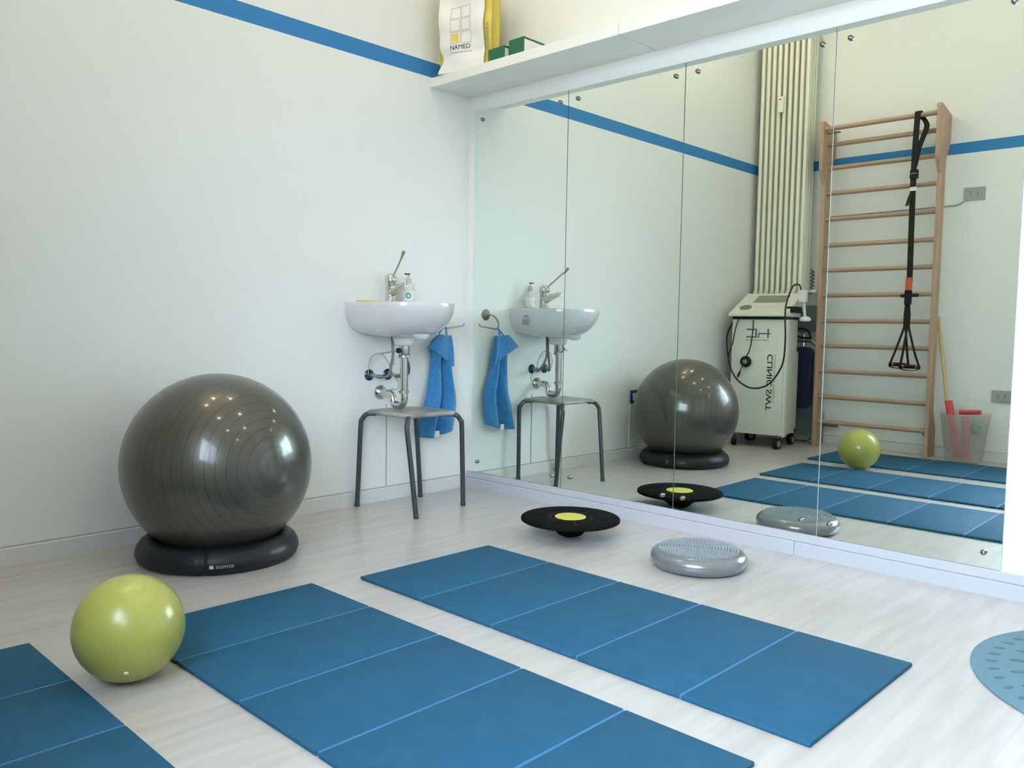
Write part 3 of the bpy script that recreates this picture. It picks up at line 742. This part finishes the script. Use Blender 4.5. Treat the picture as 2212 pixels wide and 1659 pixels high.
tag(obj('surface_cable', ntube(smooth_path([(XL+.005, -1.47, 1.748), (XL+.005, -1.44, 1.732), (XL+.005, -1.38, 1.727), (XL+.005, -1.0, 1.722), (XL+.005, -.56, 1.716)], 6), .0045, 8), M['socketgrey'], smooth=True), 'grey cable running along the wall behind the wall bars', 'cable')

# ------------------------------------------------------------------ wall bars (opposite wall, seen in the mirrors)
bars = thing('wall_bars', 'beech gymnastic wall bars fixed to the wall opposite the mirrors', 'wall bars', (XL, -.95, 0))
YLu, YRu = -.552, -1.372      # outer faces of the two uprights (far, near)
def wpt(d, z, y): return (d, y+.95, z)
upr = [(.070, .001), (.180, .001), (.183, .10), (.183, 1.90), (.250, 2.03), (.262, 2.36), (.250, 2.375), (.08, 2.375), (.004, 2.355), (.004, 2.20), (.060, 2.10), (.100, 2.03), (.100, .30), (.075, .22), (.004, .17), (.004, .003), (.070, .001)]
upr = [(.070, .001), (.172, .001), (.172, 1.93), (.235, 2.035), (.240, 2.37), (.232, 2.382), (.20, 2.382), (.02, 2.345), (.003, 2.33), (.003, 2.175), (.035, 2.10), (.085, 2.03), (.085, .32), (.035, .22), (.020, .18), (.020, .001)]
for ya, yb_ in ((YLu-.028, YLu), (YRu, YRu+.028)):
    o = obj('upright', prism(bmesh.new(), upr, ya, yb_, wpt), M['wood'], bars)
    bv = o.modifiers.new('b', 'BEVEL'); bv.width = .004; bv.segments = 2; bv.limit_method = 'ANGLE'
rz = [2.225, 2.055, 1.87, 1.681, 1.491, 1.307, 1.122, .933, .748, .559, .367, .178]
def rung(z, d):
    b = bmesh.new(); pr_ = [(d+.021*math.cos(2*PI*k/20), z+.0165*math.sin(2*PI*k/20)) for k in range(20)]
    prism(b, pr_, YRu+.027, YLu-.027, wpt); return obj('rung', b, M['woodrung'], bars, angle=50)
rung(2.325, .205)
for z in rz: rung(z, .128)
obj('mounting_bracket', nbox(.004, .05, -.585+.95-.10, -.585+.95, .135, .165), M['galv'], bars)
obj('mounting_bracket', nbox(.004, .05, -1.34+.95, -1.34+.95+.045, .135, .165), M['galv'], bars)
obj('mounting_bracket', nbox(.16, .19, -.585+.95-.09, -.585+.95, 2.296, 2.304), M['galv'], bars)

# suspension strap hanging from the top rung
ss = thing('suspension_trainer', 'black suspension strap with orange tab hanging on the wall bars', 'strap', (XL+.205, -1.222, 2.3))
sx = .03
def sp(x, y, z): return Vector((x, y, z-2.3))
loop = [sp(-.02, .0, 2.30), sp(-.018, .0, 2.343), sp(0, .0, 2.350), sp(.024, .0, 2.343), sp(.030, .0, 2.30), sp(.034, .003, 2.15), sp(.036, .005, 1.94), sp(.038, .002, 1.60), sp(.040, -.004, 1.20)]
obj('anchor_strap', ribbon(bmesh.new(), smooth_path(loop, 8), .038, .003, (0, 1, 0)), M['web'], ss)
obj('anchor_strap', ribbon(bmesh.new(), smooth_path([sp(-.02, .0, 2.335), sp(-.010, -.045, 2.27), sp(.005, -.050, 2.22), sp(.026, -.018, 2.10), sp(.030, .002, 1.98)], 8), .034, .003, (.2, 1, 0)), M['web'], ss)
obj('buckle', nbox(.026, .052, -.026, .026, 1.895-2.3, 1.955-2.3, bev=.004), M['black'], ss)
obj('buckle_bar', ntube([sp(.054, -.022, 1.928), sp(.054, .022, 1.928)], .003, 8), M['chrome'], ss)
obj('reflective_patch', nbox(.036, .043, -.021, .021, 1.815-2.3, 1.84-2.3), M['white'], ss)
obj('loose_tail', ribbon(bmesh.new(), [sp(.042, .012, 1.80), sp(.050, .026, 1.75), sp(.052, .034, 1.715)], .022, .002, (0, 1, 0)), M['web'], ss)
o = obj('orange_tab', nbox(.036, .050, -.021, .020, 1.145-2.3, 1.23-2.3, bev=.002), M['orange'], ss); o['label'] = 'orange webbing tab'
obj('equaliser', nbox(.034, .056, -.024, .022, 1.045-2.3, 1.145-2.3, bev=.006), M['black'], ss)
obj('buckle', nbox(.034, .054, .024, .048, 1.095-2.3, 1.118-2.3, bev=.003), M['black'], ss)
obj('buckle', nbox(.034, .054, -.066, -.022, 1.098-2.3, 1.122-2.3, bev=.004), M['black'], ss)
hz = .625
for k, (yc, x_, zc) in enumerate(((.042, .030, hz+.006), (-.040, .070, hz-.004))):
    h = obj('foot_cradle', ribbon(bmesh.new(), smooth_path([sp(x_, yc+(.060), zc+.015), sp(x_, yc+.058, zc-.012), sp(x_+.004, yc, zc-.022), sp(x_, yc-.058, zc-.012), sp(x_, yc-.060, zc+.015)], 6), .040, .004, (1, 0, 0)), M['web'], ss)
    obj('handle_grip', ntube([sp(x_, yc+.056, zc+.004), sp(x_, yc-.056, zc+.004)], .014, 14), M['black'], h, angle=50)
    for s in (-1, 1):
        o = obj('grip_end', nlathe([(.0, .0), (.012, .001), (.0145, .006), (.0145, .012)], 16, sp(x_+.004, yc+s*.050-.004, zc+.004), Matrix.Rotation(PI/2*s, 3, 'X')), M['orange'], h, angle=40)
        o['label'] = 'orange grip end'
        obj('handle_strap', ribbon(bmesh.new(), smooth_path([sp(x_, yc+s*.060, zc+.01), sp(x_*.9+.005, yc*.75+s*.038+.00, zc+.10), sp(.045, yc*.3+s*.010, .865), sp(.043, yc*.25, .92)], 6), .015, .003, (.1, 1, 0)), M['web'], ss)
    obj('webbing_leg', ribbon(bmesh.new(), [sp(.043, yc*.25, .90), sp(.043, yc*.28, .98), sp(.044, yc*.1, 1.06)], .022, .006, (0, 1, 0)), M['web'], ss)

# ------------------------------------------------------------------ column radiator (opposite wall)
RY0, RY1, RZ0, RZ1 = -.045, -.447, 1.12, 3.12
rad = thing('column_radiator', 'tall cream column radiator on the wall opposite the mirrors', 'radiator', (XL, (RY0+RY1)/2, RZ0))
n = 9; pitch = (RY0-RY1)/n
for k in range(n):
    y = RY0-pitch*(k+.5)-(RY0+RY1)/2; b = bmesh.new()
    for d, r in ((.190, .0145), (.148, .0115), (.108, .0115), (.066, .0115)):
        tube(b, [(d, y, .02), (d, y, RZ1-RZ0-.02)], r, 12)
    for zc in (.03, RZ1-RZ0-.03):
        tube(b, [(.052, y, zc), (.203, y, zc)], .017, 12)
    obj('radiator_column', b, M['rad'], rad, angle=50)
for zc in (.03, RZ1-RZ0-.03): obj('manifold', ntube([(.06, -(RY0-RY1)/2+.004, zc), (.06, (RY0-RY1)/2-.004, zc)], .012, 10), M['rad'], rad)
for zc in (.35, 1.45):
    for yy in (-.10, .10): obj('wall_bracket', ntube([(.001, yy, zc), (.06, yy, zc)], .008, 8), M['rad'], rad)
b = tube(bmesh.new(), [(.10, -.20, .035), (.10, -.235, .035)], .011, 12); tube(b, [(.10, -.222, .035), (.001, -.222, .035)], .008, 10)
obj('valve_pipe', b, M['white'], rad, angle=50)
obj('valve_knob', nlathe([(.016, 0), (.018, .004), (.017, .032), (.012, .040)], 18, (.10, -.232, .035), Matrix.Rotation(PI/2, 3, 'X')), M['white'], rad, angle=50)
hc = thing('heat_cost_meter', 'small white meter clipped on the radiator columns', 'meter', (XL+.2055, -.232, 2.50))
obj('meter_case', nbox(0, .022, -.022, .020, 0, .118, bev=.003), M['white'], hc)
obj('display', nbox(.0221, .0225, -.008, .014, .093, .099), M['ink'], hc)
b = bmesh.new(); pts = [(XL+.09+.012*math.cos(t*1.1), -.474+.012*math.sin(t*1.1), 1.32-.0045*t) for t in range(0, 42)]
tag(obj('coiled_cord', tube(b, smooth_path(pts, 3), .0035, 6), M['cable'], smooth=True), 'short black coiled cord hanging beside the radiator bottom', 'cord')

# ------------------------------------------------------------------ therapy cart (in the corner by the radiator)
MR = math.radians(-6)
cart = thing('therapy_cart', 'ivory wheeled therapy cart lettered CLINIC SWT, in the corner by the radiator', 'medical cart', (-2.615, -.315, 0), MR)
# local frame: front face at x=0, depth to -x, y to the left seen in the mirror
HW = .195
def cbox(name, x0, x1, ya, yb_, z0_, z1_, m, bev=.004, parent=None, label=None):
    o = obj(name, nbox(x0, x1, ya, yb_, z0_, z1_, bev=bev), M[m], parent or cart, angle=40)
    if label: o['label'] = label
    return o
cbox('front_panel', -.03, 0, -HW, HW, .095, .935, 'machine', .004)
cbox('side_panel', -.30, -.032, -HW+.006, -HW+.020, .095, .955, 'machine2')
cbox('side_panel', -.30, -.032, HW-.020, HW-.006, .095, .955, 'machine2')
cbox('rear_body', -.385, -.10, -HW+.022, HW-.022, .12, .70, 'machine2')
cbox('corner_rail', -.075, -.012, -HW-.016, -HW+.004, .085, .935, 'machine', .008)
cbox('lower_drawer', .0005, .004, -HW+.004, HW-.035, .145, .70, 'machine', .001)
cbox('base_plate', -.38, -.01, -HW+.02, HW-.02, .098, .115, 'black', .002)
prof_c = [(.035, .955), (.035, .975), (-.32, 1.135), (-.345, 1.135), (-.345, 1.10), (-.30, 1.07), (-.28, .955)]
b = prism(bmesh.new(), prof_c, -HW-.020, HW+.022); con = obj('console', b, M['machine'], cart)
bv = con.modifiers.new('b', 'BEVEL'); bv.width = .006; bv.segments = 2
obj('console_gap', nbox(-.30, .012, -HW+.004, HW-.004, .936, .954), M['black'], cart)
sl = (1.135-.975)/(-.32-.035)
def con_pt(x, y, off=.0012):
    n_ = Vector((-sl, 0, 1)).normalized(); return Vector((x, y, .975+sl*(x-.035)))+n_*off
def con_quad(bm, x0, x1, ya, yb_, off=.0012): bm.faces.new([bm.verts.new(con_pt(x, y, off)) for x, y in ((x0, ya), (x1, ya), (x1, yb_), (x0, yb_))])
b = bmesh.new(); con_quad(b, -.28, -.155, -.135, .105); obj('screen', b, M['lcd'], con)
b = bmesh.new(); b.faces.new([b.verts.new(con_pt(-.068+.038*math.cos(2*PI*k/28), .125+.045*math.sin(2*PI*k/28), .004)) for k in range(28)])
b.faces.ensure_lookup_table(); ex = bmesh.ops.extrude_face_region(b, geom=[b.faces[0]])
for v in [g for g in ex['geom'] if isinstance(g, bmesh.types.BMVert)]: v.co.z -= .006
obj('control_dial', b, M['grey'], con, angle=40)
b = bmesh.new()
for k in range(8): con_quad(b, -.085, -.060, -.165+k*.028, -.165+k*.028+.020, .0015)
obj('buttons', b, M['machine2'], con)
# lettering on the front (front normal is +x; reading direction to the right is -y ... seen from the room: right = +y is reversed)
# seen from the front (looking toward -x) right-hand side is +y
sc_b = bmesh.new()
def fq(bm, ya, yb_, za, zb_, x=.0012): box(bm, x-.0006, x, min(ya, yb_), max(ya, yb_), min(za, zb_), max(za, zb_))

# printed logo
b = bmesh.new()
LY = lambda c: .083-.00086*(c-350)
LZ = lambda c: .866-.00079*(c-468)
for x0_, x1_, ya, yb_ in ((348, 440, 468, 481), (426, 440, 481, 537), (345, 440, 537, 550), (450, 462, 518, 552), (450, 557, 505, 518), (530, 543, 468, 505), (530, 543, 518, 552)):
    fq(b, LY(x0_), LY(x1_), LZ(ya), LZ(yb_))
obj('logo', b, M['logoink'], cart)
b = bmesh.new(); fq(b, LY(452), LY(464), LZ(482), LZ(492))
for k in range(16): fq(b, LY(345+k*12.5), LY(345+k*12.5+9), LZ(565), LZ(578))
obj('small_print', b, M['olive'], cart)
text('CLINIC SWT', .056, M['ink'], cart, (.0045, -.119, .686), (0, 0, -1), (0, 1, 0), bold=0.0007, sx=1.32)
text('SHOCK WAVE THERAPY', .0225, M['olive'], cart, (.0045, -.142, .686), (0, 0, -1), (0, 1, 0), bold=.0003, sx=1.42)
# casters
def caster(x, y, a):
    c = obj('caster', nlathe([(.012, .060), (.012, .098), (.030, .099)], 16, (x, y, 0)), M['grey'], cart, angle=40)
    ca, sa = math.cos(a), math.sin(a); ax = Matrix.Rotation(a, 3, 'Z') @ Matrix.Rotation(PI/2, 3, 'X')
    cx_, cy_ = x+.018*ca, y+.018*sa
    w = obj('wheel', nlathe([(.020, -.019), (.034, -.018), (.0375, -.013), (.0375, .013), (.034, .018), (.020, .019)], 28, (cx_, cy_, .0378), ax), M['black'], c, angle=40)
    obj('wheel_hub', nlathe([(0, -.0215), (.020, -.021), (.024, -.0185), (.024, .0185), (.020, .021), (0, .0215)], 24, (cx_, cy_, .0378), ax), M['grey'], c, angle=40)
    obj('fork', nlathe([(.0395, -.012), (.044, -.012), (.044, .012), (.0395, .012)], 24, (cx_, cy_, .0378), ax, cap=False), M['black'], c)
caster(-.02, -HW+.02, .25); caster(-.02, HW-.03, -.5); caster(-.36, -HW+.04, .1); caster(-.36, HW-.04, .6)
inv = Matrix.Rotation(-MR, 3, 'Z')
def loc_(p): return inv @ (Vector(p)-Vector((-2.615, -.315, 0)))
def cable(name, pts, r, m='cable'):
    return obj(name, ntube(smooth_path([loc_(p) for p in pts], 8), r, 10), M[m], cart, smooth=True)
cable('applicator_cable', [(-2.80, -.545, 1.150), (-2.70, -.575, 1.182), (-2.60, -.575, 1.165), (-2.56, -.553, 1.05), (-2.55, -.551, .95), (-2.55, -.559, .80), (-2.55, -.550, .641), (-2.55, -.505, .54), (-2.55, -.446, .472), (-2.55, -.385, .443), (-2.55, -.311, .437), (-2.55, -.235, .465), (-2.55, -.17, .524), (-2.555, -.128, .61), (-2.565, -.100, .72), (-2.59, -.085, .82), (-2.66, -.083, .90), (-2.72, -.098, .95)], .006)
cable('patient_cable', [(-2.615, -.262, .950), (-2.58, -.225, .953), (-2.575, -.185, .935), (-2.57, -.160, .86), (-2.57, -.143, .762), (-2.575, -.112, .68), (-2.62, -.095, .60), (-2.72, -.098, .50), (-2.80, -.105, .48)], .004)
cable('patient_cable', [(-2.60, -.285, .926), (-2.575, -.298, .866), (-2.57, -.292, .78), (-2.575, -.275, .71), (-2.58, -.246, .655)], .0042)
cable('patient_cable', [(-2.575, -.236, .60), (-2.575, -.214, .573), (-2.575, -.203, .545)], .0035)
p = loc_((-2.596, -.240, .625))
AY = Matrix.Rotation(PI/2, 3, 'Y')
d_ = obj('pressure_disc', nlathe([(0, 0), (.040, 0), (.042, .004), (.041, .012), (.020, .016), (0, .016)], 32, p, AY), M['black'], cart, angle=40)
obj('disc_centre', nlathe([(.0165, .015), (.0165, .021), (.012, .024), (0, .024)], 24, p, AY), M['grey'], d_, angle=40)
obj('cable_plug', tube(bmesh.new(), [loc_(q) for q in ((-2.575, -.206, .553), (-2.575, -.197, .530), (-2.575, -.188, .507))], .007, 10, rfun=lambda t: .006+.003*math.sin(PI*t)), M['cable'], cart, smooth=True)
# hand applicator in its holder at the right side of the console
ap = obj('applicator_holder', nbox(-.03, .03, -.025, .020, -.045, .045, bev=.006), M['white'], cart, loc=loc_((-2.80, -.562, 1.105)))
pa, pb = Vector((0, -.004, -.04)), Vector((.0, -.022, -.165))
obj('applicator', tube(bmesh.new(), [pa, pa.lerp(pb, .5), pb], .013, 14, rfun=lambda t: .015-.005*t), M['machine2'], ap, angle=50)
obj('applicator_head', nlathe([(.010, .022), (.024, .018), (.038, .006), (.041, -.004), (.036, -.014), (0, -.017)], 28, pb), M['white'], ap, angle=50)
obj('holder_bracket', nbox(-.33, -.05, -HW-.045, -HW+.01, .985, 1.03, bev=.008), M['black'], cart)

# ------------------------------------------------------------------ folded grey chair with a navy cushion behind the cart
fc = thing('folded_chair', 'folded grey chair with a dark navy cushion standing between cart and wall bars', 'chair', (-3.155, -.455, 0))
def yz_frame(y0_, y1_, z0_, z1_, r_, x_):
    return [Vector((x_, (y0_+y1_)/2+a, (z0_+z1_)/2+c)) for a, c in rounded_rect(y1_-y0_, z1_-z0_, r_, 6)]
pts = yz_frame(-.095, .16, .014, .78, .06, .055); pts.append(pts[0])
obj('tube_frame', ntube(pts, .011, 12), M['chrome'], fc, smooth=True)
o = obj('backrest', prism(bmesh.new(), [(a, c) for a, c in rounded_rect(.24, .66, .05)], .035, .05, lambda a, c, t: (t, a+.04, c+.40)), M['greyvinyl'], fc)
b = prism(bmesh.new(), [(a, c) for a, c in rounded_rect(.235, .46, .05)], .067, .115, lambda a, c, t: (t, a+.038, c+.505))
o = obj('cushion', b, M['navy'], fc); bv = o.modifiers.new('b', 'BEVEL'); bv.width = .012; bv.segments = 3; o['label'] = 'dark navy cushion'
b = prism(bmesh.new(), [(a, c) for a, c in rounded_rect(.24, .20, .03)], -.05, .03, lambda a, c, t: (t, a+.05, c+.95))
o = obj('headrest', b, M['greyvinyl'], fc); bv = o.modifiers.new('b', 'BEVEL'); bv.width = .01; bv.segments = 2
obj('headrest_post', ntube([(-.01, .04, .74), (-.01, .04, .86)], .010, 10), M['chrome'], fc)
obj('strap_loop', ntube(smooth_path([(.04, -.04, .80), (.06, -.02, .86), (.06, .05, .875), (.04, .10, .84), (.05, .05, .81), (.04, -.04, .80)], 6), .008, 8), M['black'], fc, smooth=True)

# ------------------------------------------------------------------ bin with foam rods, ball and stick
BB = (-3.062, -1.597)
tb = thing('frosted_bin', 'translucent frosted bin by the wall bars holding red foam and a green ball', 'bin', (BB[0], BB[1], 0))
obj('bin_wall', nlathe([(0, .002), (.104, .002), (.108, .006), (.150, .315), (.153, .318), (.153, .322), (.149, .322), (.1045, .010), (0, .007)], 56), M['bin'], tb, angle=40)
def rod(label, pts, r, m, cat='foam roller', name='foam_rod', grp='red foam rods in the bin'):
    b = ntube(pts, r, 16); return tag(obj(name, b, M[m], angle=50), label, cat, grp)
def bp_(x, y, z): return (BB[0]+x, BB[1]+y, z)
rod('longest red foam rod leaning in the frosted bin beside the stick', [bp_(.02, .030, .03), bp_(.01, .105, .405)], .024, 'red')
rod('short red foam rod lying across the bin top behind the green ball', [bp_(-.075, .055, .325), bp_(-.060, -.075, .335)], .016, 'red')
rod('pink-red foam rod upright inside the frosted bin', [bp_(.052, -.024, .02), bp_(.058, -.020, .31)], .026, 'red')
gbt = thing('rubber_ball', 'green rubber ball with blue spots inside the frosted bin', 'ball', bp_(-.022, -.062, .235))
b = bmesh.new(); bmesh.ops.create_uvsphere(b, u_segments=32, v_segments=20, radius=.052); obj('ball_skin', b, M['greenball'], gbt, smooth=True)
b = bmesh.new()
for v in ((1, .3, .5), (.6, .9, -.1), (.8, -.7, .2), (.3, .2, 1), (.9, 0, -.6), (-.6, .7, .5), (-.7, -.6, -.2), (.1, -.9, .7)):
    d = Vector(v).normalized(); lathe(b, [(.011, .0505), (.010, .0522), (0, .0528)], 14, (0, 0, 0), d.to_track_quat('Z', 'Y').to_matrix())
o = obj('spots', b, M['bluedot'], gbt); o['label'] = 'blue round spots'
tag(obj('wooden_stick', ntube([bp_(-.01, .070, .05), bp_(-.02, .118, .322), (-3.14, -1.41, .62), (-3.219, -1.352, .97)][0::3], .0115, 14), M['stick'], angle=50), 'pale wooden stick standing in the bin and leaning on the wall', 'stick')

# ------------------------------------------------------------------ ceiling lamps
def lamp(x, y, warm, label):
    t = thing('ceiling_spotlight', label, 'ceiling light', (x, y, ZC), group='recessed ceiling spotlights')
    obj('trim_ring', nlathe([(.032, -.0005), (.046, -.0005), (.047, -.004), (.043, -.008), (.034, -.008), (.032, -.004)], 32), M['white'], t, angle=40)
    obj('bulb', nlathe([(0, -.004), (.022, -.004), (.030, -.002), (.030, -.001)], 24), M['lampwarm' if warm else 'lampwhite'], t, smooth=True)
    l = bpy.data.lights.new('lamp_light', 'POINT'); l.energy = LAMP_W*(1.2 if warm else 1.0); l.shadow_soft_size = .05
    l.color = (1.0, .74, .45) if warm else (1.0, .89, .70)
    lo = bpy.data.objects.new('lamp_light', l); COL.objects.link(lo); lo.parent = t; lo.location = (0, 0, -.07)
LAMP_W = 7.0
k = 0
names_ = {(-2.20, -.43): 'near the corner over the therapy cart', (-.98, -.41): 'over the stool side of the back wall', (-2.18, -1.70): 'over the small yellow ball', (-.92, -1.72): 'over the balance cushion', (-2.14, -3.05): 'over the farthest mat', (-.82, -3.05): 'over the round dotted disc'}
for (x, y), s_ in names_.items(): lamp(x, y, False, 'small round cool-white ceiling spotlight '+s_)
lamp(-1.66, -.12, True, 'small round warm ceiling spotlight against the back wall')
lamp(-1.64, -4.60, True, 'small round warm ceiling spotlight behind the camera')
